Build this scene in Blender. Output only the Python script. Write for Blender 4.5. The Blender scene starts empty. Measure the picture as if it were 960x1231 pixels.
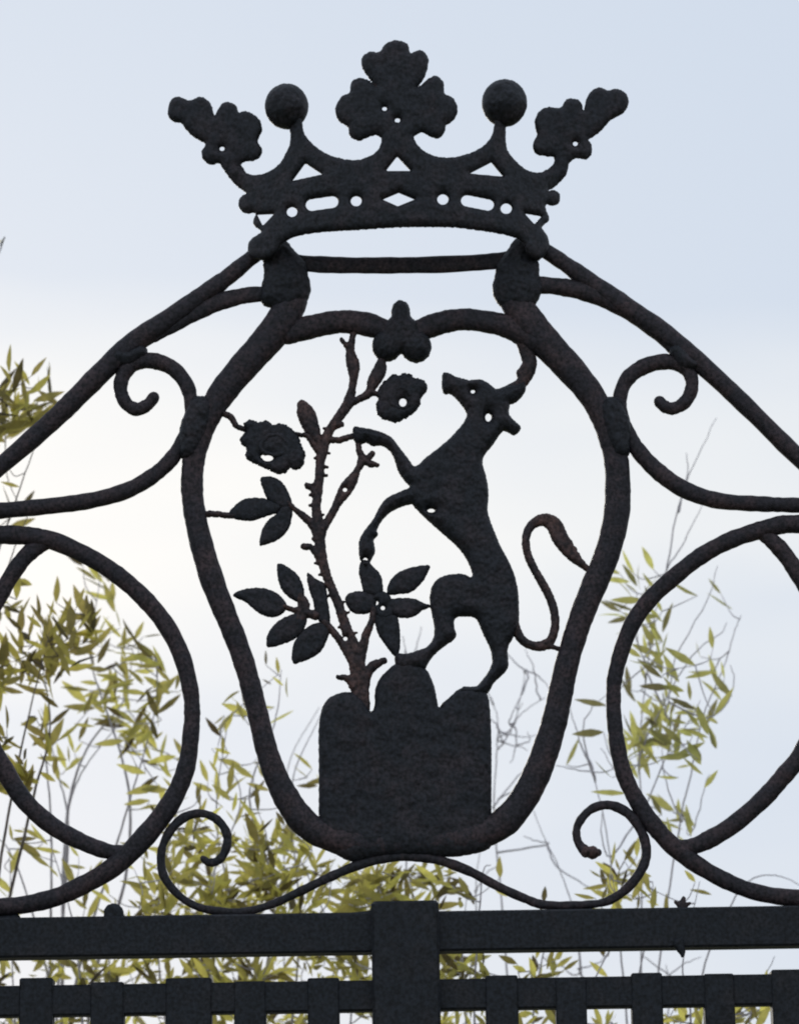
import bpy, math, random
import numpy as np
from mathutils import Vector, Matrix, noise

random.seed(7)
rad = math.radians
S = bpy.context.scene
COL = S.collection

# ------------------------------------------------------------------ camera
CAM = Vector((0.0, -5.0, 1.6))
TGT = Vector((0.0, 0.0, 2.85))
VFOV = rad(17.0)
F = (TGT - CAM).normalized()
R0 = F.cross(Vector((0, 0, 1))).normalized()
U0 = R0.cross(F).normalized()
th = rad(0.88)
RR = (R0 * math.cos(th) - U0 * math.sin(th)).normalized()
UU = (U0 * math.cos(th) + R0 * math.sin(th)).normalized()
cd = bpy.data.cameras.new('camera')
cam = bpy.data.objects.new('camera', cd)
COL.objects.link(cam)
M = Matrix((RR, UU, -F)).transposed().to_4x4()
M.translation = CAM
cam.matrix_world = M
cd.sensor_fit = 'VERTICAL'
cd.sensor_height = 36
cd.sensor_width = 28
cd.lens = 18 / math.tan(VFOV / 2)
cd.clip_end = 5000
cd.clip_start = 0.05
cd.dof.use_dof = True
cd.dof.focus_distance = 5.15
cd.dof.aperture_fstop = 7
S.camera = cam

# ------------------------------------------------------------------ light
SUN_AZ = rad(-11)      # left of the view direction, behind the gate
SUN_EL = rad(13.5)
w = bpy.data.worlds.new('World')
S.world = w
w.use_nodes = True
nt = w.node_tree
for n in list(nt.nodes):
    nt.nodes.remove(n)
def N(t, **k):
    n = nt.nodes.new(t)
    for a, b in k.items():
        setattr(n, a, b)
    return n
L = nt.links.new
out = N('ShaderNodeOutputWorld')
bg = N('ShaderNodeBackground')
bg.inputs['Strength'].default_value = 0.1
sky = N('ShaderNodeTexSky', sky_type='NISHITA')
sky.sun_disc = False
sky.sun_elevation = SUN_EL
sky.sun_rotation = SUN_AZ
sky.dust_density = 2.0
sky.air_density = 1.0
tc = N('ShaderNodeTexCoord')
mp = N('ShaderNodeMapping')
mp.inputs['Scale'].default_value = (1.0, 1.0, 3.2)
no = N('ShaderNodeTexNoise')
no.inputs['Scale'].default_value = 4.2
no.inputs['Detail'].default_value = 3.0
no.inputs['Roughness'].default_value = 0.45
rp = N('ShaderNodeValToRGB')
rp.color_ramp.elements[0].position = 0.40
rp.color_ramp.elements[0].color = (6.25, 7.1, 8.35, 1)
rp.color_ramp.elements[1].position = 0.66
rp.color_ramp.elements[1].color = (9.5, 9.5, 9.25, 1)
L(tc.outputs['Generated'], mp.inputs['Vector'])
L(mp.outputs[0], no.inputs['Vector'])
# thin cloud is brightest in a low band of the sky
sx = N('ShaderNodeSeparateXYZ')
L(tc.outputs['Generated'], sx.inputs[0])
band = N('ShaderNodeValToRGB')
cr = band.color_ramp
cr.interpolation = 'B_SPLINE'
cr.elements[0].position = 0.10
cr.elements[0].color = (0.29, 0.29, 0.29, 1)
cr.elements[1].position = 0.40
cr.elements[1].color = (0.26, 0.26, 0.26, 1)
for p, v in ((0.17, 0.28), (0.215, 0.40), (0.245, 0.55), (0.275, 0.46), (0.315, 0.26)):
    e = cr.elements.new(p); e.color = (v, v, v, 1)
L(sx.outputs['Z'], band.inputs[0])
ad = N('ShaderNodeMath', operation='ADD')
nm = N('ShaderNodeMath', operation='MULTIPLY_ADD')
nm.inputs[1].default_value = 0.40
nm.inputs[2].default_value = -0.125
L(no.outputs['Fac'], nm.inputs[0])
L(nm.outputs[0], ad.inputs[0]); L(band.outputs['Color'], ad.inputs[1])
L(ad.outputs[0], rp.inputs[0])
mx = N('ShaderNodeMixRGB')
mx.inputs[0].default_value = 0.955
L(sky.outputs[0], mx.inputs[1]); L(rp.outputs[0], mx.inputs[2])
L(mx.outputs[0], bg.inputs['Color'])
L(bg.outputs[0], out.inputs['Surface'])

sd = bpy.data.lights.new('sun', 'SUN')
sd.energy = 1.5
sd.angle = rad(12)
sd.color = (1.0, 0.93, 0.82)
so = bpy.data.objects.new('sun', sd)
COL.objects.link(so)
sdir = Vector((math.sin(SUN_AZ) * math.cos(SUN_EL), math.cos(SUN_AZ) * math.cos(SUN_EL), math.sin(SUN_EL)))
so.rotation_euler = sdir.to_track_quat('Z', 'Y').to_euler()

S.render.engine = 'CYCLES'
S.view_settings.view_transform = 'Standard'
S.view_settings.look = 'None'
S.view_settings.exposure = 0.0
S.view_settings.gamma = 1.0
S.cycles.filter_width = 2.0
S.cycles.transparent_max_bounces = 8

# ------------------------------------------------------------------ helpers
IMG_W, IMG_H = 960.0, 1231.0
TV = math.tan(VFOV / 2)
def ray(px, py):
    """direction through a point of the photograph (arrays allowed)"""
    a = (np.asarray(px, float) - IMG_W / 2) / (IMG_H / 2) * TV
    b = (IMG_H / 2 - np.asarray(py, float)) / (IMG_H / 2) * TV
    return [F[i] + a * RR[i] + b * UU[i] for i in range(3)]
def at(px, py, y=0.0):
    """point of the upright plane at distance y behind the gate"""
    d = ray(px, py)
    t = (y - CAM[1]) / d[1]
    return CAM[0] + d[0] * t, CAM[1] + d[1] * t, CAM[2] + d[2] * t
def V(px, py, y=0.0):
    a = at(px, py, y)
    return Vector((float(a[0]), float(a[1]), float(a[2])))

def tag(o, label=None, cat=None, group=None, kind=None):
    if label: o['label'] = label
    if cat: o['category'] = cat
    if group: o['group'] = group
    if kind: o['kind'] = kind
    return o
def empty(name, loc):
    o = bpy.data.objects.new(name, None)
    o.empty_display_size = 0.2
    o.location = loc
    COL.objects.link(o)
    return o
def link_mesh(name, verts, faces, mat, parent=None, smooth=True):
    me = bpy.data.meshes.new(name)
    off = parent_loc(parent)
    me.from_pydata([(v[0] - off[0], v[1] - off[1], v[2] - off[2]) for v in verts], [], faces)
    me.update()
    if smooth:
        me.polygons.foreach_set('use_smooth', [True] * len(me.polygons))
    me.materials.append(mat)
    o = bpy.data.objects.new(name, me)
    COL.objects.link(o)
    if parent is not None:
        o.parent = parent
    return o
def parent_loc(p):
    v = Vector((0, 0, 0))
    while p is not None:
        v += Vector(p.location); p = p.parent
    return v

def catmull(pts, closed=False, sub=6):
    pts = [np.array(p, float) for p in pts]
    n = len(pts); res = []
    rng = range(n) if closed else range(n - 1)
    for i in rng:
        p1, p2 = pts[i], pts[(i + 1) % n]
        p0 = pts[(i - 1) % n] if (closed or i > 0) else 2 * p1 - p2
        p3 = pts[(i + 2) % n] if (closed or i + 2 < n) else 2 * p2 - p1
        for k in range(sub):
            t = k / sub
            res.append(0.5 * (2 * p1 + (p2 - p0) * t + (2 * p0 - 5 * p1 + 4 * p2 - p3) * t * t + (3 * p1 - p0 - 3 * p2 + p3) * t ** 3))
    if not closed:
        res.append(pts[-1])
    return res

def sd_path(X, Y, pts, sub=4):
    q = catmull(pts, sub=sub) if len(pts) > 2 else [np.array(p, float) for p in pts]
    best = np.full(X.shape, -1e9)
    for a, b in zip(q[:-1], q[1:]):
        dx, dy = b[0] - a[0], b[1] - a[1]
        l2 = dx * dx + dy * dy + 1e-9
        t = np.clip(((X - a[0]) * dx + (Y - a[1]) * dy) / l2, 0, 1)
        d = (a[2] + (b[2] - a[2]) * t) - np.hypot(X - a[0] - dx * t, Y - a[1] - dy * t)
        best = np.maximum(best, d)
    return best
def sd_poly(X, Y, pts, smooth=True):
    q = catmull(pts, True, 4) if smooth else [np.array(p, float) for p in pts]
    dist = np.full(X.shape, 1e9); inside = np.zeros(X.shape, bool)
    n = len(q)
    for i in range(n):
        a, b = q[i], q[(i + 1) % n]
        dx, dy = b[0] - a[0], b[1] - a[1]
        l2 = dx * dx + dy * dy + 1e-9
        t = np.clip(((X - a[0]) * dx + (Y - a[1]) * dy) / l2, 0, 1)
        dist = np.minimum(dist, np.hypot(X - a[0] - dx * t, Y - a[1] - dy * t))
        c = ((a[1] > Y) != (b[1] > Y))
        with np.errstate(divide='ignore', invalid='ignore'):
            xi = dx * (Y - a[1]) / (dy if abs(dy) > 1e-9 else 1e-9) + a[0]
        inside ^= c & (X < xi)
    return np.where(inside, dist, -dist)
def sd_any(X, Y, s):
    k = s[0]
    if k == 'c': return s[3] - np.hypot(X - s[1], Y - s[2])
    if k == 'e': return (1 - np.hypot((X - s[1]) / s[3], (Y - s[2]) / s[4])) * min(s[3], s[4])
    if k == 'path': return sd_path(X, Y, s[1])
    if k == 'poly': return sd_poly(X, Y, s[1])
    if k == 'hard': return sd_poly(X, Y, s[1], False)
def bounds(shapes):
    xs, ys = [], []
    for s in shapes:
        if s[0] in 'ce':
            r = max(s[3:]); xs += [s[1] - r, s[1] + r]; ys += [s[2] - r, s[2] + r]
        else:
            for p in s[1]:
                r = p[2] if len(p) > 2 else 3
                xs += [p[0] - r, p[0] + r]; ys += [p[1] - r, p[1] + r]
    return min(xs) - 5, max(xs) + 5, min(ys) - 5, max(ys) + 5

def plate(name, adds, mat, parent, subs=(), D=0.007, R=7.0, rim=0.0015, depth=None, step=1.5, k=2.0, ragged=0.35, y0=0.0):
    """forged relief: union of outlines, domed to thickness D over R photograph pixels"""
    x0, x1, ya, yb = bounds(adds)
    gx = np.arange(x0, x1, step); gy = np.arange(ya, yb, step)
    X, Y = np.meshgrid(gx, gy)
    d = None
    for s in adds:
        v = sd_any(X, Y, s)
        if d is None: d = v
        else:
            h = np.clip(0.5 + 0.5 * (d - v) / k, 0, 1)
            d = v * (1 - h) + d * h + k * h * (1 - h)
    ph = random.uniform(0, 50)
    wob = (np.sin(X * 0.61 + ph) * np.sin(Y * 0.53 + ph * 1.7) + 0.6 * np.sin(X * 1.3 + Y * 0.9 + ph) + 0.5 * np.sin(Y * 1.7 - X * .8 + ph))
    d = d + ragged * wob
    for s in subs:
        d = np.minimum(d, -sd_any(X, Y, s))
    d = np.where(np.abs(d) < 1e-4, 1e-4, d)
    ins = d > 0
    H, W = d.shape
    vx, vy, vd = [], [], []
    idx = {}
    def corner(j, i):
        key = (j, i)
        if key not in idx:
            idx[key] = len(vx); vx.append(gx[i]); vy.append(gy[j]); vd.append(d[j, i])
        return idx[key]
    def edge(j, i, j2, i2):
        key = (min((j, i), (j2, i2)), max((j, i), (j2, i2)), 0)
        if key not in idx:
            a, b = d[j, i], d[j2, i2]; t = a / (a - b)
            idx[key] = len(vx)
            vx.append(gx[i] + (gx[i2] - gx[i]) * t); vy.append(gy[j] + (gy[j2] - gy[j]) * t); vd.append(0.0)
        return idx[key]
    polys, walls = [], []
    c00 = ins[:-1, :-1] | ins[1:, :-1] | ins[:-1, 1:] | ins[1:, 1:]
    for j, i in zip(*np.nonzero(c00)):
        j = int(j); i = int(i)
        cs = [(j, i), (j, i + 1), (j + 1, i + 1), (j + 1, i)]
        poly = []; kinds = []
        for q in range(4):
            a = cs[q]; b = cs[(q + 1) % 4]
            if ins[a]: poly.append(corner(*a)); kinds.append('c')
            if ins[a] != ins[b]:
                poly.append(edge(*a, *b)); kinds.append('out' if ins[a] else 'in')
        if len(poly) >= 3:
            polys.append(poly)
            for q in range(len(poly)):
                r_ = (q + 1) % len(poly)
                if kinds[q] == 'out' and kinds[r_] == 'in':
                    walls.append((poly[q], poly[r_]))
    vx = np.array(vx); vy = np.array(vy); vd = np.array(vd)
    t = np.clip(vd / R, 0, 1)
    h = rim + D * np.sqrt(1 - (1 - t) ** 2)
    nn = np.array([noise.noise((a * .07, b * .07, ph)) + .6 * noise.noise((a * .22, b * .22, ph)) for a, b in zip(vx, vy)])
    h = h * (1 + 0.10 * nn) + 0.0006 * t * nn
    yy = (depth(vx, vy) if depth else np.zeros_like(vx)) + y0
    wx, wy, wz = at(vx, vy, yy)
    n = len(vx)
    verts = list(zip(wx, wy - h, wz)) + list(zip(wx, wy + h, wz))
    faces = [p for p in polys] + [[v + n for v in reversed(p)] for p in polys] + [[b, a, a + n, b + n] for a, b in walls]
    return link_mesh(name, verts, faces, mat, parent)

def rod(name, pts, mat, parent, flat=0.95, exp=2.5, y0=0.0, jit=0.25, seg=14, sub=7, yfn=None):
    """a forged bar swept along a path drawn in the gate's plane"""
    q = catmull(pts, sub=sub)
    n = len(q); verts = []; faces = []
    ph = random.uniform(0, 9)
    P = np.array(q)
    T = np.gradient(P[:, :2], axis=0)
    T /= np.linalg.norm(T, axis=1)[:, None] + 1e-9
    rings = []
    def ring(p, tv, r, push):
        c = (p[0] + tv[0] * push, p[1] + tv[1] * push)
        nx, ny = -tv[1], tv[0]
        yv = y0 + (yfn(c[0]) if yfn else 0)
        for s in range(seg):
            a = 2 * math.pi * s / seg
            ca, sa = math.cos(a), math.sin(a)
            e = 2 / exp
            u = abs(ca) ** e * (1 if ca >= 0 else -1); v = abs(sa) ** e * (1 if sa >= 0 else -1)
            wv = V(c[0] + nx * r * u, c[1] + ny * r * u, yv)
            verts.append((wv[0], wv[1] + v * r * 0.00125 * flat, wv[2]))
        rings.append(len(rings))
    r = P[0, 2]
    for f, g in ((0.3, -0.95), (0.7, -0.7), (0.92, -0.35)):
        ring(P[0], T[0], r * f, r * g)
    for i in range(n):
        rr = P[i, 2] + jit * (math.sin(i * 0.9 + ph) + 0.7 * math.sin(i * 2.3 + ph * 2) + random.uniform(-.8, .8))
        ring(P[i], T[i], rr, 0)
    r = P[-1, 2]
    for f, g in ((0.92, 0.35), (0.7, 0.7), (0.3, 0.95)):
        ring(P[-1], T[-1], r * f, r * g)
    m = len(rings)
    for i in range(m - 1):
        for s in range(seg):
            a = i * seg + s; b = i * seg + (s + 1) % seg
            faces.append([a, b, b + seg, a + seg])
    faces.append(list(range(seg))[::-1]); faces.append([(m - 1) * seg + s for s in range(seg)])
    return link_mesh(name, verts, faces, mat, parent)

def box_geo(verts, faces, x0, x1, y0, y1, z0, z1, b=0.003):
    """box with chamfered long edges"""
    import itertools
    s = len(verts)
    ring = []
    for (x, y) in ((x0 + b, y0), (x1 - b, y0), (x1, y0 + b), (x1, y1 - b), (x1 - b, y1), (x0 + b, y1), (x0, y1 - b), (x0, y0 + b)):
        ring.append((x, y))
    xm, ym = (x0 + x1) / 2, (y0 + y1) / 2
    def lay(z, ins):
        for (x, y) in ring:
            verts.append((x + (ins if x < xm else -ins), y + (ins if y < ym else -ins), z))
    lay(z0, b); lay(z0 + b, 0); lay(z1 - b, 0); lay(z1, b)
    for l in range(3):
        for i in range(8):
            a = s + l * 8 + i; c = s + l * 8 + (i + 1) % 8
            faces.append([a, c, c + 8, a + 8])
    faces.append([s + i for i in range(8)][::-1]); faces.append([s + 24 + i for i in range(8)])
def bar_box(name, x0, x1, y0, y1, z0, z1, mat, parent, b=0.003):
    v, f = [], []
    box_geo(v, f, x0, x1, y0, y1, z0, z1, b)
    return link_mesh(name, v, f, mat, parent, smooth=False)

# ------------------------------------------------------------------ materials
def mat_new(name):
    m = bpy.data.materials.new(name); m.use_nodes = True
    t = m.node_tree; b = t.nodes['Principled BSDF']
    return m, t, b
def iron(name, c1, c2, cover, rough, edge=0.8):
    m, t, b = mat_new(name)
    n = t.nodes.new; l = t.links.new
    tx = n('ShaderNodeTexCoord')
    a = n('ShaderNodeTexNoise'); a.inputs['Scale'].default_value = 22; a.inputs['Detail'].default_value = 6; a.inputs['Roughness'].default_value = .7
    r = n('ShaderNodeValToRGB')
    r.color_ramp.elements[0].position = cover - 0.12; r.color_ramp.elements[0].color = (*c1, 1)
    r.color_ramp.elements[1].position = cover + 0.12; r.color_ramp.elements[1].color = (*c2, 1)
    g = n('ShaderNodeTexNoise'); g.inputs['Scale'].default_value = 190; g.inputs['Detail'].default_value = 3
    gm = n('ShaderNodeMapRange'); gm.inputs['From Min'].default_value = .3; gm.inputs['From Max'].default_value = .7
    gm.inputs['To Min'].default_value = 0.2; gm.inputs['To Max'].default_value = 2.0
    mul = n('ShaderNodeMixRGB'); mul.blend_type = 'MULTIPLY'; mul.inputs[0].default_value = 1
    bp = n('ShaderNodeBump'); bp.inputs['Strength'].default_value = 0.4; bp.inputs['Distance'].default_value = 0.0016
    h = n('ShaderNodeTexNoise'); h.inputs['Scale'].default_value = 190; h.inputs['Detail'].default_value = 4
    for q in (a, g, h): l(tx.outputs['Object'], q.inputs['Vector'])
    l(a.outputs['Fac'], r.inputs[0]); l(g.outputs['Fac'], gm.inputs['Value'])
    geo = n('ShaderNodeNewGeometry')
    pr = n('ShaderNodeMapRange'); pr.inputs['From Min'].default_value = .53; pr.inputs['From Max'].default_value = .64; pr.inputs['To Max'].default_value = edge
    l(geo.outputs['Pointiness'], pr.inputs['Value'])
    wear = n('ShaderNodeMixRGB'); wear.inputs[2].default_value = (0.13, 0.062, 0.045, 1)
    l(pr.outputs[0], wear.inputs[0]); l(r.outputs[0], wear.inputs[1])
    l(wear.outputs[0], mul.inputs[1]); l(gm.outputs[0], mul.inputs[2])
    l(mul.outputs[0], b.inputs['Base Color'])
    l(h.outputs['Fac'], bp.inputs['Height']); l(bp.outputs[0], b.inputs['Normal'])
    b.inputs['Roughness'].default_value = rough
    b.inputs['Specular IOR Level'].default_value = 0.35
    return m
IRON_DARK = iron('black_painted_iron', (0.012, 0.013, 0.017), (0.030, 0.022, 0.025), 0.58, 0.6, 0.55)
IRON_RAIL = iron('black_rail_iron', (0.010, 0.012, 0.016), (0.019, 0.017, 0.019), 0.60, 0.6, 0)
IRON_RUST = iron('weathered_brown_iron', (0.024, 0.018, 0.020), (0.085, 0.045, 0.038), 0.52, 0.62, 0.5)
IRON_BAR = iron('weathered_bar_iron', (0.018, 0.015, 0.019), (0.050, 0.030, 0.031), 0.56, 0.6, 0)

def leaf_mat(name, dark, mid, bright, trans=0.7):
    m, t, b = mat_new(name)
    n = t.nodes.new; l = t.links.new
    geo = n('ShaderNodeNewGeometry')
    r = n('ShaderNodeValToRGB')
    r.color_ramp.elements[0].position = 0.0; r.color_ramp.elements[0].color = (*dark, 1)
    r.color_ramp.elements[1].position = 1.0; r.color_ramp.elements[1].color = (*bright, 1)
    for p in (0.33, 0.72):
        e = r.color_ramp.elements.new(p); e.color = (*(mid if p < .5 else tuple((mid[i] * .6 + bright[i] * .4) for i in range(3))), 1)
    l(geo.outputs['Random Per Island'], r.inputs[0])
    nz = n('ShaderNodeTexNoise'); nz.inputs['Scale'].default_value = 60
    tx = n('ShaderNodeTexCoord'); l(tx.outputs['Object'], nz.inputs['Vector'])
    mr = n('ShaderNodeMapRange'); mr.inputs['To Min'].default_value = .6; mr.inputs['To Max'].default_value = 1.4
    l(nz.outputs['Fac'], mr.inputs['Value'])
    mul = n('ShaderNodeMixRGB'); mul.blend_type = 'MULTIPLY'; mul.inputs[0].default_value = 1
    l(r.outputs[0], mul.inputs[1]); l(mr.outputs[0], mul.inputs[2])
    l(mul.outputs[0], b.inputs['Base Color'])
    b.inputs['Roughness'].default_value = 0.55
    tr = n('ShaderNodeBsdfTranslucent')
    l(mul.outputs[0], tr.inputs['Color'])
    ms = n('ShaderNodeMixShader'); ms.inputs[0].default_value = trans
    o = t.nodes['Material Output']
    l(b.outputs[0], ms.inputs[1]); l(tr.outputs[0], ms.inputs[2]); l(ms.outputs[0], o.inputs['Surface'])
    return m
LEAF_A = leaf_mat('olive_leaf', (0.06, 0.048, 0.022), (0.34, 0.28, 0.09), (0.62, 0.55, 0.12))
LEAF_B = leaf_mat('yellow_green_leaf', (0.08, 0.058, 0.028), (0.42, 0.37, 0.11), (0.80, 0.74, 0.18))
LEAF_C = leaf_mat('pale_green_leaf', (0.16, 0.14, 0.07), (0.42, 0.40, 0.13), (0.72, 0.70, 0.20))
def bark(name, a_, b_):
    m, t, b = mat_new(name)
    n = t.nodes.new; l = t.links.new
    tx = n('ShaderNodeTexCoord'); nz = n('ShaderNodeTexNoise'); nz.inputs['Scale'].default_value = 40; nz.inputs['Detail'].default_value = 5
    r = n('ShaderNodeValToRGB'); r.color_ramp.elements[0].color = (*a_, 1); r.color_ramp.elements[1].color = (*b_, 1)
    r.color_ramp.elements[0].position = .35; r.color_ramp.elements[1].position = .65
    l(tx.outputs['Object'], nz.inputs['Vector']); l(nz.outputs['Fac'], r.inputs[0]); l(r.outputs[0], b.inputs['Base Color'])
    b.inputs['Roughness'].default_value = .8
    return m
TWIG = bark('grey_twig_bark', (0.36, 0.32, 0.34), (0.58, 0.54, 0.56))
TWIG_D = bark('brown_twig_bark', (0.07, 0.05, 0.04), (0.2, 0.16, 0.13))
STONE = bark('pale_stone', (0.24, 0.22, 0.19), (0.4, 0.37, 0.32))
GRASS = bark('short_grass', (0.05, 0.06, 0.02), (0.10, 0.10, 0.04))
PATH = bark('gravel_path', (0.22, 0.2, 0.17), (0.36, 0.33, 0.28))

# ------------------------------------------------------------------ ground
G = 1500
gr = link_mesh('ground', [(-G, -G, 0), (G, -G, 0), (G, G, 0), (-G, G, 0)], [[0, 1, 2, 3]], GRASS, smooth=False)
tag(gr, kind='structure')
pa = link_mesh('path', [(-1.0, -40, 0.004), (1.0, -40, 0.004), (1.0, 0.6, 0.004), (-1.0, 0.6, 0.004)], [[0, 1, 2, 3]], PATH, smooth=False)
tag(pa, kind='structure')

# ------------------------------------------------------------------ gate pillars (outside the picture, carry the gate)
HALF = 0.98
for sgn, lab in ((-1, 'pale stone pillar carrying the left end of the iron gate'), (1, 'pale stone pillar carrying the right end of the iron gate')):
    e = empty('gate_pillar', (sgn * (HALF + 0.2), 0, 0))
    tag(e, lab, 'pillar', 'stone gate pillars')
    cx = sgn * (HALF + 0.2)
    bar_box('shaft', cx - .2, cx + .2, -.2, .2, 0, 2.75, STONE, e, .01)
    bar_box('plinth', cx - .24, cx + .24, -.24, .24, 0.0, .25, STONE, e, .01)
    bar_box('capstone', cx - .25, cx + .25, -.25, .25, 2.752, 2.84, STONE, e, .015)

# ------------------------------------------------------------------ the iron gate
gate = empty('iron_gate', (0, 0, 0))
tag(gate, 'black wrought iron gate crowned above a shield frame holding a horned beast and rose bush', 'gate')

# rails, post and pickets (upright and level in the world)
zt = V(480, 1098)[2]; zb = V(480, 1146)[2]
rail = bar_box('top_rail', -HALF, HALF, -.022, .022, zb, zt, IRON_RAIL, gate)
zt2 = V(480, 1179)[2]; zb2 = V(480, 1216)[2]
bar_box('lower_rail', -HALF, HALF, -.016, .016, zb2, zt2, IRON_RAIL, gate)
xl, xr = V(447, 1150)[0], V(528, 1150)[0]
bar_box('centre_post', xl, xr, -.034, .034, 0.06, V(487, 1086)[2], IRON_RAIL, gate, .004)
bar_box('bottom_rail', -HALF, HALF, -.016, .016, 0.12, 0.2, IRON_RAIL, gate)
bar_box('middle_rail', -HALF, HALF, -.016, .016, 1.0, 1.045, IRON_RAIL, gate)
pk = [(25, 65, 1177), (110, 150, 1182), (200, 255, 1177), (282, 320, 1181), (370, 408, 1177), (583, 622, 1174), (667, 704, 1178.5),
      (758, 795, 1171), (845, 881, 1172), (926, 966, 1167), (1010, 1050, 1170), (1098, 1138, 1172), (1185, 1225, 1172), (-62, -22, 1182), (-150, -110, 1180), (-236, -196, 1182)]
for a, b, tp in pk:
    p0 = V(a, 1200); p1 = V(b, 1200)
    zz = V((a + b) / 2, tp)[2]
    bar_box('picket', p0[0], p1[0], -.019, .0185, 0.08, zz, IRON_RAIL, gate, .002)
# small fittings on the rail
plate('rail_lug', [('path', [(137, 1108, 13), (137, 1098, 12)])], IRON_RAIL, gate, D=.006, y0=-.012)
plate('rail_lug', [('path', [(819, 1100, 6), (819, 1089, 5), (821, 1080, 2.4)]), ('path', [(819, 1090, 4), (811, 1084, 1.8)]), ('path', [(820, 1090, 4), (828, 1086, 1.8)])], IRON_RUST, gate, D=.003)
plate('rail_lug', [('path', [(815, 1134, 7), (819, 1144, 4), (820, 1149, 2)])], IRON_RAIL, gate, D=.005, y0=-.021)
rod('spacer_bar', [(385, 1103, 2.2), (415, 1100, 2.2), (450, 1096, 2.2)], IRON_RAIL, gate, jit=.1)
plate('spacer_bar', [('path', [(20, 1104, 5), (-60, 1106, 5)])], IRON_RAIL, gate, D=.006)

# shield frame
LEFT = [(352, 362, 18), (338, 388, 20), (316, 415, 18.5), (290, 444, 17.5), (266, 474, 16.5), (248, 505, 15), (237, 535, 14), (232, 560, 13.5), (231, 590, 13.5),
        (235, 622, 13.5), (243, 657, 14), (256, 700, 14.5), (271, 738, 13.5), (284, 770, 13), (295, 802, 12.7), (304, 835, 12.8), (312, 867, 12.8), (320, 900, 13.4), (331, 932, 14.5),
        (346, 962, 16), (365, 988, 17), (388, 1003, 17), (420, 1012, 17), (455, 1014, 15), (487, 1012, 14)]
RIGHT = [(618, 362, 18), (638, 392, 20), (661, 418, 18.5), (687, 446, 17.5), (709, 473, 16), (724, 500, 15.3), (735, 530, 15), (741, 560, 15), (742, 590, 15.5), (741, 615, 16), (736, 642, 15.5),
         (727, 672, 15.5), (713, 705, 15.5), (700, 737, 14.8), (689, 770, 14.3), (680, 802, 14.5), (673, 835, 15), (666, 867, 15.5), (656, 900, 16.5), (644, 932, 17),
         (628, 962, 17), (606, 988, 18), (578, 1003, 17), (545, 1010, 16), (515, 1012, 15), (487, 1012, 14)]
shield = rod('shield_frame', LEFT, IRON_BAR, gate, flat=.8)
rod('frame_side', RIGHT, IRON_BAR, shield, flat=.8)
rod('frame_arch', [(345, 400, 14), (370, 394, 14), (398, 388, 13.5), (420, 387, 13.5), (445, 391, 14), (470, 400, 12)], IRON_BAR, shield, flat=.8)
rod('frame_arch', [(497, 400, 12), (515, 393, 13.5), (537, 386.5, 13.2), (560, 384, 12.8), (585, 387, 13), (605, 391, 13.5), (625, 398, 16), (645, 408, 18)], IRON_BAR, shield, flat=.82)
plate('bud_clasp', [('path', [(481.5, 373, 11), (481.5, 396, 13)]), ('c', 482, 402, 23), ('c', 465, 416, 18), ('c', 500, 417, 18.5)],
      IRON_DARK, shield, D=.017, R=14, rim=.003, subs=[('hard', [(478, 445), (482, 426), (486, 445)])])
plate('knot_boss', [('c', 344, 346, 29.5), ('path', [(326, 352, 12), (324, 358, 11)]), ('path', [(333, 306, 19), (343, 328, 27)])], IRON_DARK, shield, D=.018, R=24, rim=.004,
      subs=[('hard', [(318, 316), (276, 347), (300, 341), (308, 340), (311, 327)])])
plate('knot_boss', [('c', 621, 346, 29.5), ('path', [(640, 346, 12), (636, 354, 11)]), ('path', [(630, 304, 19), (622, 328, 27)])], IRON_DARK, shield, D=.018, R=24, rim=.004,
      subs=[('hard', [(645, 311), (672, 332), (655, 331), (650, 325)])])
plate('frame_weld', [('path', [(241, 492, 15), (233, 518, 17), (226, 543, 11)])], IRON_DARK, shield, D=.02, R=14, rim=.003, ragged=.4)
plate('frame_weld', [('path', [(734, 492, 14), (741, 515, 17), (746, 541, 11)])], IRON_DARK, shield, D=.02, R=14, rim=.003, ragged=.4)

# raking outer bars
rod('raking_bar', [(316, 299, 9), (296, 315, 9), (270, 336, 10), (238, 359, 11), (200, 386, 12), (160, 413, 13), (125, 445, 12.5), (94, 476, 12), (62, 507, 11.5), (0, 561, 10.5), (-90, 634, 10.5), (-205, 724, 10.5), (-290, 790, 10.5)], IRON_BAR, gate)
rod('raking_bar', [(648, 297, 9), (674, 314, 9), (702, 334, 10.5), (750, 368, 12), (800, 403, 12), (850, 445, 11), (900, 492, 10.5), (960, 551, 10.2), (1040, 622, 10.5), (1150, 715, 10.5), (1240, 790, 10.5)], IRON_BAR, gate)
rod('brace_bar', [(330, 354, 10), (305, 354, 9.5), (282, 358, 10), (252, 367, 11), (215, 386, 10), (185, 404, 8)], IRON_BAR, gate, flat=.6)
rod('brace_bar', [(640, 342, 10), (670, 344.5, 10), (700, 350, 11), (732, 361, 11.5), (775, 385, 11), (805, 412, 10), (826, 436, 7)], IRON_BAR, gate, flat=.8)

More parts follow.
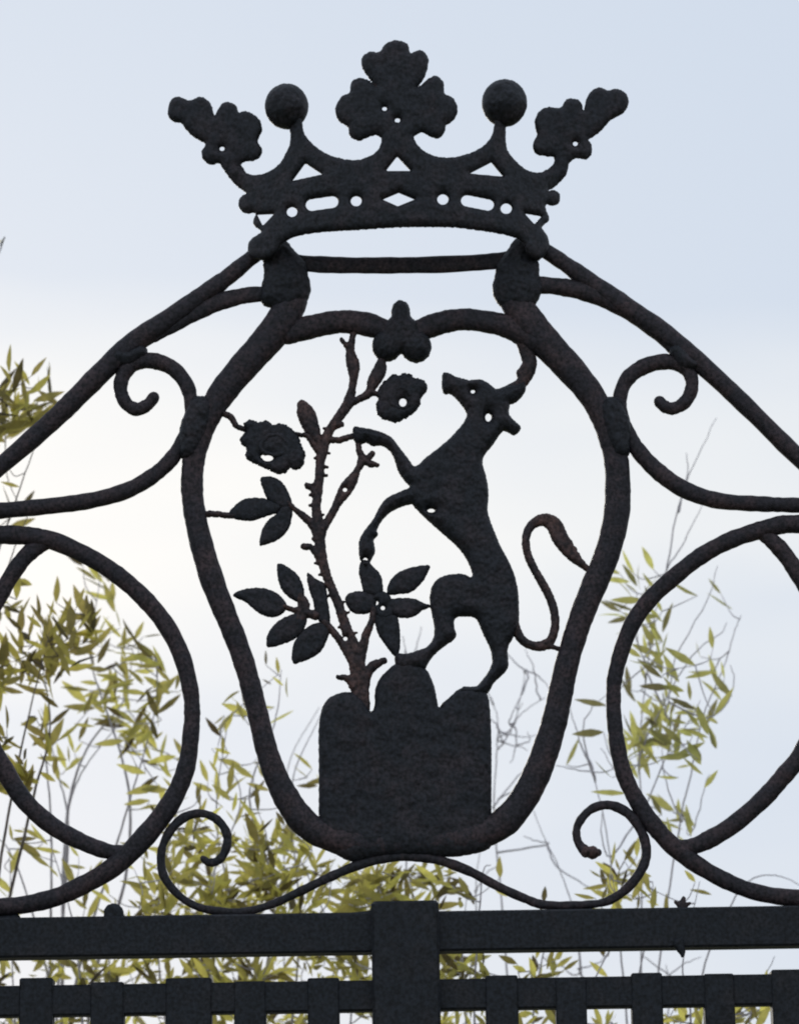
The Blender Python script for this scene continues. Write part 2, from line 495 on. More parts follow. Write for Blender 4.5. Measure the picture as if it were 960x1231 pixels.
# upper scrolls
rod('scroll', [(185, 478, 7), (177, 487, 7.2), (164, 492, 8), (151, 484, 8), (145, 466, 8.5), (150, 448, 9), (164, 436, 9), (185, 434, 9.5), (208, 443, 9.2), (224, 462, 9), (230, 484, 8.6), (230, 503, 9),
               (222, 527, 9), (206, 552, 9), (184, 572, 9), (152, 590, 9.5), (108, 602, 9.5), (54, 609, 9.5), (0, 614, 9.5), (-80, 620, 9.5), (-290, 628, 9.5)], IRON_BAR, gate)
rod('scroll', [(792, 483, 7), (799, 489, 7.2), (809, 491, 7.3), (822, 484, 8), (830, 470, 8.2), (830, 453, 8.2), (818, 439, 8.7), (797, 435, 9.2), (773, 441, 9.5), (754, 455, 9.2), (745, 476, 8.6), (746, 500, 9), (756, 524, 9),
               (770, 546, 9.6), (793, 569, 10), (823, 589, 10), (863, 602, 9.5), (917, 606, 9), (960, 607.5, 8.7), (1040, 610, 9), (1240, 612, 9)], IRON_BAR, gate)
plate('scroll_weld', [('path', [(143, 430, 10), (155, 432, 9), (170, 424, 8)])], IRON_DARK, gate, D=.014, R=10, rim=.003)
plate('scroll_weld', [('path', [(812, 424, 9), (822, 435, 10), (833, 440, 6)])], IRON_DARK, gate, D=.014, R=10, rim=.003)

# big loops either side
rod('loop', [(-290, 650, 10), (-120, 646, 10), (-40, 644, 10.5), (11, 643, 11), (38, 645, 11), (68, 651.5, 11), (108, 670, 10.8), (141, 691, 10.8), (173, 719, 10.8), (200, 752, 10.8), (219, 790, 10.6), (229, 830, 10), (231, 855, 9.8), (230, 877, 10.2), (224, 922, 11),
             (206, 964, 12), (175, 1005, 13), (137, 1042, 12), (94, 1067, 11.5), (56, 1082, 11), (0, 1091, 11), (-100, 1094, 10), (-290, 1090, 10)], IRON_BAR, gate)
rod('loop', [(1240, 630, 10), (1080, 629, 10), (1000, 629, 10), (960, 630, 10.5), (938, 631, 10.8), (911, 638, 10.5), (876, 650, 10.3), (841, 669, 10.3), (808, 695, 10.3), (781, 720, 10.3), (760, 749, 10.2), (746, 784, 9.8), (738, 817, 9.3), (737, 840, 9), (737.5, 861, 9.2), (742, 899, 9.8), (750.5, 933, 10),
             (766, 964, 10.3), (785, 992, 10.8), (808, 1017, 11), (835, 1038, 10.5), (872, 1059, 10), (910, 1073, 10), (960, 1080, 10.5), (1060, 1083, 10), (1240, 1080, 10)], IRON_BAR, gate)
rod('loop_arc', [(150, 1024, 8), (128, 1023, 9.5), (94, 1010, 10.5), (62, 992, 11), (31, 964, 11), (8, 930, 12), (-12, 893, 11.5), (-25, 850, 11), (-28, 800, 10.5), (-20, 755, 10), (-1, 718, 10), (16, 689, 10), (34, 666, 10), (55, 652, 9)], IRON_BAR, gate, flat=.8)
rod('loop_arc', [(805, 1016, 8), (828, 1018, 9.5), (848, 1011, 11), (880, 992, 11), (916, 961, 11), (941, 933, 11), (962, 907, 11), (980, 868, 11), (990, 828, 11), (990, 780, 10.5), (979, 730, 10), (957, 688, 10), (938, 661, 10), (918, 642, 9)], IRON_BAR, gate, flat=.8)

# small foot scrolls under the shield
rod('foot_scroll', [(244, 1032, 3.6), (252, 1037, 5), (263, 1034, 5.2), (271, 1022, 5.4), (273, 1004, 5.4), (263, 987, 5.2), (244, 978, 5), (223, 982, 5.6), (206, 997, 5.6), (195, 1020, 5), (195, 1047, 5.4), (207, 1068, 5), (227, 1085, 4.6), (253, 1094, 5),
                    (293, 1096, 5), (327, 1087, 5), (360, 1072, 5.3), (393, 1056, 5.5), (425, 1042, 6), (455, 1033, 6), (484, 1029, 6)], IRON_DARK, gate)
rod('foot_scroll', [(718, 1025, 5), (705, 1024, 6.5), (694, 1011, 5), (694, 992, 5), (710, 973, 5.4), (733, 968, 5.6), (757, 980, 6.3), (772, 1003, 6), (776, 1030, 6), (763, 1057, 6), (740, 1078, 5.6), (713, 1087, 5),
                    (657, 1088, 5.5), (630, 1080, 5.5), (597, 1065, 5.5), (563, 1047, 6), (523, 1033, 6), (484, 1029, 6)], IRON_BAR, gate)
plate('scroll_tip', [('c', 712, 1025, 8), ('c', 704, 1024, 7)], IRON_RUST, gate, D=.009, R=7)

# ---- crown
def bulge(x, y):
    t = np.clip((x - 480) / 190.0, -1, 1)
    return -0.100 * (1 - t * t) ** 1.15 - 0.004
bandp = [(289, 199), (296, 208), (305, 211), (318, 209), (328, 204), (337, 196), (343, 186), (348, 174), (349, 162), (347, 140), (361, 140), (366, 161), (380, 177), (399, 188), (424, 193), (440, 190), (452, 183), (458, 172),
         (461, 150), (494, 150), (497, 165), (504, 177), (519, 187), (541, 190), (563, 185), (579, 177), (591, 163), (596, 140), (607, 140), (608, 174), (616, 190), (635, 206), (654, 207), (662, 202),
         (674, 211), (659, 226), (662, 240), (655, 249), (660, 264), (651, 273), (658, 285), (659, 300), (648, 312), (634, 306), (629, 293), (620, 286), (597, 280), (561, 275), (540, 273), (480, 273), (432, 276), (384, 279),
         (356, 284), (340, 292), (333, 303), (318, 312), (301, 308), (298, 296), (303, 287), (314, 279), (304, 269), (307, 257), (294, 251), (297, 234), (283, 222), (274, 206)]
crown = plate('crown', [('poly', bandp), ('c', 298, 245, 11.5), ('c', 664, 238, 9)], IRON_DARK, gate, D=.008, R=9, rim=.002, depth=bulge, step=1.5, ragged=.3,
              subs=[('hard', [(351, 218), (367, 196), (388, 210)]), ('hard', [(463, 206), (477, 188), (494, 206)]), ('hard', [(563, 209), (590, 195), (605, 213)]),
                    ('hard', [(309, 258), (330, 257), (316, 272)]), ('hard', [(629, 256), (651, 260), (642, 270)]),
                    ('hard', [(459, 240), (479, 231.5), (499, 240), (478, 248.5)]),
                    ('c', 351, 255, 6.3), ('c', 428, 242, 6.5), ('c', 532, 240, 6.7), ('c', 608, 251, 6.7),
                    ('path', [(375, 246.5, 7.5), (399, 243, 7.5)]), ('path', [(561, 241.5, 7.2), (586, 246.5, 7.2)])])
tag(crown, 'crown with pierced circlet, ball finials and strawberry leaf finials')
plate('leaf_finial', [('poly', [(479, 49), (474, 49), (463, 53), (455, 63), (444, 62.5), (435, 70), (435, 81), (441, 91), (452, 105), (444, 98), (433, 94), (422, 99), (420, 112), (410, 116.5), (403, 131), (406.5, 145), (418, 152.5), (420, 163), (431.5, 169), (444, 164), (452, 162.5), (459, 168), (459, 180), (460, 205), (497, 205),
      (497, 180), (496, 166), (507, 159), (516, 164), (527, 166), (534, 159), (536, 151), (546, 143), (550, 130.6), (544, 118), (534, 112), (533, 99), (524, 91.5), (515, 95), (501, 106), (510, 93), (515, 74), (510, 63), (502, 61), (493, 64), (490, 54)])],
      IRON_DARK, crown, D=.009, R=12, depth=bulge, k=3, subs=[('c', 462, 131, 2.9), ('c', 477.5, 145, 3.2), ('hard', [(463, 206), (477, 188), (494, 206)])])
plate('ball_finial', [('c', 344.5, 128, 26.3)], IRON_DARK, crown, D=.030, R=26, rim=.001, depth=lambda x, y: bulge(x * 0 + 352, y), ragged=.2)
plate('ball_finial', [('c', 606, 124, 27.3)], IRON_DARK, crown, D=.030, R=26, rim=.001, depth=lambda x, y: bulge(x * 0 + 602, y), ragged=.2)
plate('leaf_finial', [('poly', [(202, 134), (205, 121), (214, 116.5), (229, 121), (241, 116.5), (252, 123), (256.5, 134), (257.5, 142), (261, 134), (267, 125), (275, 123), (284, 127), (287, 135), (295, 134), (305, 138), (313, 146), (315, 157), (310, 170), (315, 179), (313, 188), (305, 193), (292, 195), (289, 203), (296, 212), (312, 216),
      (312, 232), (296, 230), (280, 219), (268, 203), (263, 196), (253, 198), (244, 191.5), (242.5, 182), (247, 173), (233, 165), (222, 154), (218, 148), (208, 146), (202.5, 140)])],
      IRON_DARK, crown, D=.008, R=10, depth=lambda x, y: bulge(x, y) * .9, subs=[('c', 267, 179, 3)])
plate('leaf_finial', [('poly', [(755, 124), (752, 113), (741, 107), (730, 109), (719, 105.5), (708, 112), (703, 124), (701, 133), (697.5, 123), (690, 119), (680, 120), (673, 130), (660, 129), (647.5, 134), (642, 148), (645, 162), (640, 174), (643, 184), (654, 187.5), (665, 189), (664, 198), (652, 207), (642, 211), (645, 232), (664, 226), (680, 210), (684, 196),
      (693, 190), (704, 191.5), (711, 184), (710, 173), (707, 168), (719, 160), (732, 146), (738, 141.5), (750, 135)])],
      IRON_DARK, crown, D=.008, R=10, depth=lambda x, y: bulge(x, y) * .9, subs=[('c', 691, 173, 3)])
rod('crown_rear_ring', [(322, 306, 10), (352, 315, 10), (400, 318.5, 10), (470, 319, 10), (540, 317.5, 10.3), (600, 313, 9.5), (636, 303, 10)], IRON_BAR, crown, flat=.5)

# ---- rearing beast
body = [(532, 449.5), (539, 449), (547, 453), (564, 457.5), (576, 456.5), (587, 461), (596, 468), (608, 464.5), (620, 463), (631, 459), (631, 470), (625, 479), (616, 486), (612, 490), (612, 499), (619, 507), (626, 515), (618, 523), (607, 518), (601, 522), (592, 535),
        (582, 547), (580, 558), (585, 577), (587, 595), (586, 615), (592, 634), (602, 658), (615, 683), (622, 708), (623.5, 733), (623, 750), (617, 766), (611, 776), (610, 787), (611, 799), (607, 808), (594, 820), (586, 833),
        (572, 838), (552, 834), (556, 826), (571, 825.5), (578, 819), (588, 805), (591, 794), (588, 778), (580, 762), (572, 744), (560, 741), (547, 743), (546, 755), (548.5, 762), (545, 769), (534, 777), (521, 788), (514, 798), (508, 806), (480, 806),
        (474, 794), (477, 786), (489, 786), (502, 782), (514, 777), (521, 765), (521, 750), (518, 736), (516, 718), (520, 703), (530, 694), (544, 690.5), (557, 690.5), (567, 694), (564, 680), (557, 667), (546, 654), (529, 639), (512, 624), (498, 610), (494, 606),
        (483, 609), (471, 614.5), (460, 624.5), (453, 637), (454.5, 643), (449, 650), (451, 662), (446, 673), (440, 684), (433, 674), (431, 664), (431.5, 650), (437, 639), (448, 624.5), (456, 610), (464.5, 599.5), (479, 592), (492, 586),
        (486, 578), (478, 566), (471, 546), (460, 536), (447, 536), (440, 532), (430, 535), (424, 526), (425, 514), (435, 514.5), (452, 518), (469, 525), (480, 538), (491, 552), (499, 561), (512, 550), (533, 534), (550, 517), (559, 504.5), (560, 496), (552, 484), (542, 474), (533, 473), (530.5, 463)]
beast = plate('beast_figure', [('poly', body)], IRON_DARK, gate, D=.015, R=13, rim=.002, step=1.4, ragged=.25, k=1,
              subs=[('c', 568, 471, 2.6), ('e', 586.6, 502, 3.6, 5.2), ('e', 518, 614, 4.6, 2.6), ('c', 439, 673, 2.7), ('hard', [(612, 486), (623, 484), (613, 493)])])
tag(beast, 'horned beast rearing on its hind legs with its forepaws in the rose bush')
plate('horn', [('path', [(612, 472, 9), (626, 461, 7), (632, 448, 9.5), (636, 438, 9), (634, 426, 9), (628, 412, 8)]), ('c', 626, 449, 6)], IRON_RUST, beast, D=.008, R=8, rim=.002)
plate('tail', [('path', [(614, 742, 7), (620, 757, 6), (627, 769, 5.2), (639, 776, 5.2), (653, 776, 6.2), (663, 767, 5.5), (667, 748, 5.2), (663, 725, 5.2), (652, 702, 5.1), (640, 681, 4.9), (633, 663, 4.9), (632, 645, 5), (639, 631, 5.5), (653, 625, 7.5), (665, 631, 9.5), (672, 645, 10), (681, 659, 8.6), (692, 672, 6.2), (706, 684, 3.4), (716, 690, 3)]),
               ('path', [(655, 776, 4), (664, 778, 2.6), (674, 781, 3)]), ('c', 685, 652, 3), ('c', 690, 660, 3), ('c', 694, 667, 2.5)], IRON_RUST, beast, D=.007, R=6, rim=.0015, ragged=.3)

# ---- rose bush
stem_sets = [
    [(434, 850, 11), (433, 826, 10), (430, 805, 10), (427, 787, 9.5), (419, 764, 7.2), (412, 743, 6), (405, 722, 5.6), (396, 701, 5.4), (389, 680, 6), (385, 657, 6.5), (383, 633, 7), (380, 612, 5.6), (382, 592, 5.6), (384, 571, 5.6), (385, 555, 5.6), (388, 540, 6.6), (392, 527, 6),
     (399, 513, 5.4), (411, 496, 6.2), (419, 483, 6.4), (424, 462, 4.6), (425, 448, 6.5), (424, 437, 8.2), (421, 424, 5.6), (423, 409, 4), (425, 398, 4)],
    [(422, 423, 3), (417, 417, 2.8), (410, 408, 2.4)],
    [(417, 487, 4), (431, 480, 4.2), (443, 473, 5), (447, 462, 6)],
    [(447, 465, 5), (450, 457, 8), (456, 446, 8.3), (459, 433, 5)],
    [(444, 472, 3.4), (456, 474, 3), (464, 474, 3)],
    [(268, 497, 3), (278, 502, 4), (284, 512, 3.2), (294, 516, 3)],
    [(352, 522, 2.4), (364, 523, 2.6), (371, 525, 4), (378, 535, 4.6), (386, 545, 5)],
    [(393, 529, 3), (408, 529, 3.8), (421, 525, 3.4), (432, 523, 4)],
    [(431, 530, 4), (431, 540, 3.6), (435, 553, 5.2), (429, 566, 4.2), (423, 577, 7), (415, 589, 8.2), (406, 604, 5.4), (398, 619, 4.6), (390, 634, 4.8), (384, 648, 5)],
    [(434, 556, 3.5), (442, 551, 4), (447, 546, 4)], [(438, 555, 3), (446, 558, 4), (454, 559, 2.2)],
    [(345, 604, 4), (354, 612, 3.2), (365, 621, 4.5), (376, 632, 5), (383, 648, 6)],
    [(369, 584, 3.6), (375, 588, 3.2), (380, 600, 3)],
    [(365, 657, 3.8), (375, 659, 3.9), (384, 673, 4)],
    [(244, 618, 4), (260, 618, 3.7), (277, 620, 3.4), (290, 618, 3)],
    [(341, 729, 3.2), (352, 733, 3.2), (364, 736, 5), (380, 740, 5.6)],
    [(360, 716, 5), (365, 728, 7.5), (361, 743, 7)],
    [(390, 748, 5), (404, 764, 4.6), (414, 778, 5.2), (424, 795, 6)],
    [(450, 733, 5), (447, 746, 4.2), (440, 763, 5), (435, 782, 6.4), (430, 797, 8)],
    [(439, 826, 5), (441, 812, 5.6), (448, 801, 6), (462, 794, 3.6)],
    [(428, 826, 8), (418, 816, 4.5), (406, 814, 2.6)],
    [(411, 510, 3), (404, 512, 4), (397, 514, 3)],
]
thorns = []
rt = random.Random(3)
q = catmull(stem_sets[0][3:18], sub=5)
for i in range(2, len(q) - 2, 3):
    p = q[i]; d_ = q[i + 1] - q[i - 1]; l_ = math.hypot(d_[0], d_[1]); nx, ny = -d_[1] / l_, d_[0] / l_
    s_ = 1 if rt.random() < .5 else -1
    thorns.append([(p[0], p[1], 2.5), (p[0] + nx * s_ * (p[2] + rt.uniform(2, 4)), p[1] + ny * s_ * (p[2] + 3), 1.3)])
rose = plate('rose_bush', [('path', s) for s in stem_sets + thorns], IRON_RUST, gate, D=.0062, R=6, rim=.0015, step=1.25, k=2, ragged=.35,
             subs=[('c', 414.5, 589, 2.6), ('c', 415, 768, 2.6)])
tag(rose, 'rose bush with thorny stem, two open roses, buds and leaves')
def leaf(pts):
    plate('leaf', [('poly', pts)], IRON_DARK, rose, D=.0055, R=8, rim=.0014, step=1.25, ragged=.3)
leaf([(313, 575), (325, 573), (337, 578), (346, 590), (351, 607), (343, 613), (332, 609), (321, 600), (316, 588)])
leaf([(274, 618), (282, 608), (294, 600), (311, 598.5), (323, 601), (338, 608), (334, 616), (319, 621), (304, 626), (290, 625.5), (280, 623)])
leaf([(312, 655), (314, 640), (321, 627), (332, 618), (341, 607), (351, 611), (350, 627), (344, 640), (332, 650), (318, 655)])
leaf([(280, 716), (293, 708.5), (316, 707), (334, 714), (345, 728), (338, 739), (324, 742), (309, 735.5), (295, 724)])
leaf([(333, 679), (343, 680), (357, 690), (364, 703), (366, 719), (360, 724), (347, 718), (336, 704)])
leaf([(369, 689), (380, 696), (391, 703), (394, 722), (397, 746), (392, 755), (380, 742), (376, 722), (371, 708)])
leaf([(320, 775), (323, 759.5), (334, 747), (351, 738.5), (366, 735), (369, 745), (364, 759.5), (351, 770), (327, 778)])
leaf([(352, 797), (351, 782), (357, 766), (371, 753), (386, 748), (396, 753), (393, 770), (382, 786.5), (362, 796)])
leaf([(434, 675), (431, 687), (434, 701), (439, 715), (458, 716), (460, 701.5), (456, 689), (448, 681), (442, 674)])
leaf([(415, 718), (423, 712), (437, 711), (452, 717), (450, 732), (440, 738), (425, 737), (417, 729)])
leaf([(516, 680), (500, 681), (483, 686), (471, 695), (465.5, 706), (466, 715), (481, 714), (494, 712), (506, 701.5), (513, 691)])
leaf([(460, 725), (474, 719.5), (496, 719.5), (508, 724.5), (519, 729), (508, 733.5), (498, 741), (483, 743), (469, 737)])
leaf([(451, 739), (475, 739), (480, 752.5), (481, 771), (480, 783), (475, 790), (461, 773), (453, 759)])
plate('leaf', [('c', 458, 724, 13), ('c', 462, 736, 11)], IRON_DARK, rose, D=.007, R=8, subs=[('c', 452, 725, 2.7), ('c', 460, 731, 2.7)])
plate('bud', [('path', [(363, 487, 6), (368, 498, 11), (374, 513, 9.8), (381, 528, 6), (385, 540, 5)])], IRON_RUST, rose, D=.008, R=8)
def flower(outline, cx, cy, rx, ry, subs):
    f = plate('rose_flower', [('poly', outline)], IRON_DARK, rose, D=.009, R=9, subs=subs, ragged=.6, step=1.25)
    # ring of petals round a raised heart
    pts = [(cx + math.cos(t) * rx * (1 + .1 * math.sin(3 * t)), cy + math.sin(t) * ry, 2.8) for t in np.linspace(0.9, 5.9, 12)]
    plate('petal_ring', [('path', pts)], IRON_DARK, f, D=.002, R=4, y0=-.008, subs=subs)
flower([(452, 473), (460, 460), (467, 454), (472, 450), (480, 451.5), (484, 449), (492, 449.5), (498, 454.5), (506, 456), (513, 462), (512.5, 471), (507, 477), (505, 485), (500, 493), (492, 500), (483, 505.5), (475, 508), (469, 506), (462, 505), (454, 498), (451.5, 488), (454, 480)], 482, 478, 13, 12, [('e', 484, 484, 4.4, 5.2)])
flower([(289, 527), (296, 519), (293, 510), (302, 504.5), (312, 508), (321, 505.5), (328, 511), (338, 509), (348, 514), (356, 521), (360, 528), (363, 536), (367, 545), (365, 557), (359, 564), (353, 565), (349, 562), (342, 569), (331, 569), (321, 564), (311, 560), (300, 554), (295, 549), (296, 539), (290, 534)], 330, 535, 16, 12, [('e', 322, 551, 6.4, 3.8), ('c', 316, 549, 2.4)])

# ---- mound
plate('rock_mound', [('poly', [(383, 1002), (383, 960), (383, 915), (383, 875), (388, 849), (401, 836), (420, 832), (431, 838), (441, 849), (446, 856), (450, 848), (450.5, 830), (457, 815), (469, 803), (480, 796), (500, 797), (512, 805), (518, 815), (523, 830), (527, 850), (532, 845),
                               (543, 836), (553, 828), (574, 826), (585, 834), (589, 856), (590.5, 894), (590.5, 950), (590, 1000), (588, 1020), (555, 1029), (530, 1030), (487, 1028), (450, 1031), (424, 1036), (405, 1028), (386, 1018)])],
      IRON_DARK, gate, D=.013, R=14, rim=.002, step=1.8, ragged=.3, subs=[('c', 380, 983, 2.5)])

# ------------------------------------------------------------------ plants behind the gate
def add_tube(vs, fs, pts, r0, r1, seg=5):
    n = len(pts); s = len(vs)
    for i, p in enumerate(pts):
        d = (pts[min(i + 1, n - 1)] - pts[max(i - 1, 0)]).normalized()
        a = d.cross(Vector((0.3, 1, 0.1))).normalized(); b = d.cross(a)
        r = r0 + (r1 - r0) * i / max(n - 1, 1)
        for k_ in range(seg):
            t = 2 * math.pi * k_ / seg
            vs.append(p + a * r * math.cos(t) + b * r * math.sin(t))
    for i in range(n - 1):
        for k_ in range(seg):
            a = s + i * seg + k_; b = s + i * seg + (k_ + 1) % seg
            fs.append([a, b, b + seg, a + seg])
    fs.append([s + k_ for k_ in range(seg)][::-1])
    fs.append([s + (n - 1) * seg + k_ for k_ in range(seg)])
def add_leaf(vs, fs, base, d, length, width, R_):
    d = d.normalized()
    side = d.cross(Vector((R_.uniform(-1, 1), R_.uniform(-2.2, 2.2), R_.uniform(-.8, .8)))).normalized()
    nrm = d.cross(side)
    s = len(vs)
    curl = R_.uniform(-.22, .22)
    prof = ((0, .06), (.14, .55), (.38, 1), (.66, .78), (.88, .32), (1, .0))
    for t, wv in prof:
        c = base + d * length * t + nrm * curl * length * t * t
        if wv == 0:
            vs.append(c)
        else:
            vs.append(c + side * width * wv * .5 + nrm * width * .14 * wv); vs.append(c); vs.append(c - side * width * wv * .5 + nrm * width * .14 * wv)
    for i in range(4):
        a = s + i * 3
        fs.append([a, a + 1, a + 4, a + 3]); fs.append([a + 1, a + 2, a + 5, a + 4])
    a = s + 12
    fs.append([a, a + 1, a + 3]); fs.append([a + 1, a + 2, a + 3])
def plant(name, label, cat, base_px, depth, stems, clusters, leafm, twigm, seed, group=None, branches=(), base_spread=.06, lsize=(26, 46), lw=.22, stem_r=.0045, bias=(0, 1)):
    R_ = random.Random(seed)
    bx = V(base_px, 1100, depth)[0]
    root = empty(name, (bx, depth, 0))
    tag(root, label, cat, group)
    ppm = 0.00125 * (5 + depth) / 5
    lv, lf = [], []
    anchors = []; geo = []
    for si, st in enumerate(stems):
        dz = R_.uniform(-.12, .12)
        path = [V(p[0], p[1], depth + dz) for p in st]
        foot = Vector((bx + R_.uniform(-base_spread, base_spread), depth + R_.uniform(-base_spread, base_spread), -0.02))
        low = path[0]
        mid = low.lerp(foot, .5)
        low2 = low.lerp(mid, .25) + Vector((0, 0, 0))
        ctl = [foot, mid, low2] + path
        cc = [Vector(p) for p in catmull([tuple(p) for p in ctl], sub=8)]
        vs, fs = [], []
        L_ = len(cc)
        jit_ = [p + Vector((R_.uniform(-1, 1), R_.uniform(-1, 1), R_.uniform(-1, 1))) * .0008 for p in cc]
        add_tube(vs, fs, jit_, stem_r * R_.uniform(.8, 1.3), .0008)
        geo.append((vs, fs))
        anchors += [(q_, si) for q_ in jit_[L_ // 3:]]
    for br in branches:
        dz = R_.uniform(-.05, .05)
        path = [V(p[0], p[1], depth + dz) for p in br]
        a, si = min(anchors, key=lambda q_: (q_[0] - path[0]).length)
        cc = [Vector(p) for p in catmull([tuple(p) for p in [a] + path], sub=5)]
        cc = [p + Vector((R_.uniform(-1, 1), R_.uniform(-1, 1), R_.uniform(-1, 1))) * .0016 for p in cc]
        cc[0] = a
        add_tube(geo[si][0], geo[si][1], cc, .0021, .0007, 4)
        anchors += [(q_, si) for q_ in cc[2:]]
    for c in clusters:
        x, y, n = c[:3]
        ang = c[3] if len(c) > 3 else None
        p = V(x, y, depth + R_.uniform(-.22, .22))
        cand = sorted(anchors, key=lambda a: (a[0] - p).length + (0.5 * max(0, a[0].z - p.z)))[:4]
        a, si = R_.choice(cand)
        m1 = a.lerp(p, .5) + Vector((R_.uniform(-.015, .015), R_.uniform(-.02, .02), -.10 * (a - p).length))
        tw = [Vector(q_) for q_ in catmull([tuple(a), tuple(m1), tuple(p)], sub=5)]
        add_tube(geo[si][0], geo[si][1], tw, .0014, .0007, 4)
        if (a - p).length < .35: anchors += [(q_, si) for q_ in tw[4::3]]
        out_d = (p - a).normalized()
        if ang is not None:
            out_d = Vector((math.cos(rad(ang)), 0, math.sin(rad(ang))))
        else:
            out_d = (out_d + Vector((bias[0], 0, bias[1])) * .6 + Vector((R_.uniform(-.9, .9), 0, R_.uniform(-.8, .5)))).normalized()
        back = -out_d
        run = (10 + 7 * n) * ppm
        for k_ in range(n):
            t = (k_ / max(n - 1, 1))
            b0 = p + back * t * run
            perp = Vector((-out_d.z, 0, out_d.x))
            sp = R_.uniform(.15, 1.1) * (1 if k_ % 2 else -1) if k_ else R_.uniform(-.3, .3)
            d = out_d + perp * sp + Vector((R_.uniform(-.15, .15), R_.uniform(-.5, .5), R_.uniform(-.35, .15)))
            ln = R_.uniform(*lsize) * ppm * (1 if R_.random() < .8 else .65)
            add_leaf(lv, lf, b0, d, ln, ln * R_.uniform(lw * .75, lw * 1.3), R_)
    for vs, fs in geo:
        link_mesh('stem', vs, fs, twigm, root)
    if lv: link_mesh('foliage', lv, lf, leafm, root)
    return root
R1 = random.Random(11)
def scatter(n, x0, x1, y0, y1, k=(4, 7), dens=None):
    o = []
    while len(o) < n:
        x, y = R1.uniform(x0, x1), R1.uniform(y0, y1)
        if dens is None or R1.random() < dens(x, y):
            o.append((x, y, R1.randint(*k)))
    return o

# 1 tall dense clump at the left edge
cl = scatter(16, -70, 45, 450, 520) + [(12, 448, 4, 100), (38, 452, 5, 80), (55, 462, 4, 55), (22, 478, 6, 60), (62, 485, 4, 70), (40, 492, 6, 40), (48, 500, 6, 20), (15, 498, 7, 190), (30, 510, 6, 200), (8, 505, 7, 160)] \
    + [(25, 610, 3, 60), (12, 565, 2, 120), (-16, 300, 1, 35)] \
    + scatter(55, -90, 60, 740, 940, (5, 8), lambda x, y: 1 - max(0, x) / 75) + scatter(12, -70, 22, 640, 745) + scatter(26, -120, -20, 300, 700) \
    + scatter(10, 0, 115, 725, 800, (5, 7)) + [(20, 720, 4, 100), (48, 742, 4, 100), (68, 725, 3, 95), (92, 730, 4, 95), (85, 760, 6, 90), (60, 775, 6, 90), (100, 770, 6, 60), (110, 755, 5, 100)]
plant('bamboo', 'tall dense olive bamboo clump rising past the left edge of the gate', 'plant', -60, 1.3,
      [[(-40, 1180), (-30, 900), (-10, 700), (20, 600), (48, 520)], [(-60, 1180), (-50, 800), (-40, 500), (-15, 330), (6, 285)], [(-20, 1200), (10, 980), (35, 860), (60, 760)], [(-10, 1190), (40, 960), (60, 880), (52, 800)], [(-50, 1190), (-40, 950), (-10, 820), (5, 700), (35, 615)]],
      cl, LEAF_A, TWIG_D, 21, stem_r=.006)
# 2 arching sprays in the left loop
cl = [(118, 690, 4, 120), (132, 700, 4, 100), (100, 680, 2, 130), (120, 765, 4, 80), (145, 755, 4, 100), (165, 770, 2, 135), (160, 785, 4, 160), (188, 790, 5, 120), (175, 800, 4, 150), (130, 805, 5, 160), (118, 822, 5, 140), (108, 830, 4, 170), (128, 835, 6, 250),
      (150, 820, 5, 170), (155, 855, 5, 100), (190, 850, 4, 90), (178, 835, 4, 180), (140, 870, 5, 160), (150, 890, 4, 200), (165, 900, 5, 140), (185, 890, 4, 110), (90, 905, 4, 60), (80, 925, 2, 100), (200, 905, 4, 160), (175, 930, 3, 170),
      (60, 872, 3, 50), (95, 890, 3, 70), (70, 890, 3, 40), (180, 962, 4, 150), (190, 945, 4, 160)] + scatter(14, 100, 225, 740, 930, (2, 4))
plant('bamboo', 'arching yellow green bamboo sprays seen through the left iron loop', 'plant', 70, 1.7,
      [[(70, 1190), (82, 1000), (70, 930), (50, 850)], [(75, 1190), (80, 990), (105, 900), (150, 840), (160, 780)], [(90, 1190), (130, 1050), (160, 950), (185, 860), (190, 800)], [(60, 1190), (62, 1000), (55, 900), (60, 850)], [(110, 1190), (150, 1060), (155, 950), (130, 860), (110, 790), (120, 700)], [(75, 1190), (80, 1000), (98, 930), (148, 865)], [(60, 1190), (20, 1040), (-10, 1000)]],
      cl, LEAF_B, TWIG, 22, lsize=(24, 42), stem_r=.005)
# 3 dense thicket below the shield
def dn(x, y):
    top = np.interp(x, [130, 180, 240, 300, 350, 400, 450, 530, 560], [1040, 985, 965, 960, 985, 1040, 1040, 1040, 1120])
    return 0 if y < top else min(1, .55 + (y - top) / 110)
cl = scatter(170, 130, 545, 955, 1250, (5, 7), dn) + scatter(34, 395, 550, 1045, 1090, (5, 7)) + scatter(26, 230, 400, 985, 1090, (5, 7)) + scatter(30, 130, 545, 1150, 1180, (4, 6)) + scatter(36, -60, 130, 1125, 1240, (5, 8)) + [(15, 1010, 2, 100), (14, 1050, 2, 95), (50, 1030, 3, 130), (30, 1000, 3, 150), (55, 1010, 2, 140), (90, 1060, 3, 110), (95, 1030, 3, 120), (10, 1080, 2, 130), (105, 1080, 4, 90)] \
    + [(265, 885, 2, 120), (270, 860, 4, 200), (280, 855, 4, 250), (290, 850, 3, 140), (262, 900, 3, 250), (335, 810, 3, 110), (320, 800, 2, 105), (330, 850, 2, 170), (262, 930, 3, 100), (290, 920, 3, 150), (305, 935, 2, 140), (275, 950, 4, 100), (250, 940, 4, 120), (370, 935, 3, 140), (375, 925, 2, 150),
       (240, 955, 4, 90), (300, 960, 4, 60), (310, 975, 4, 90), (352, 965, 3, 100), (315, 905, 3, 120)]
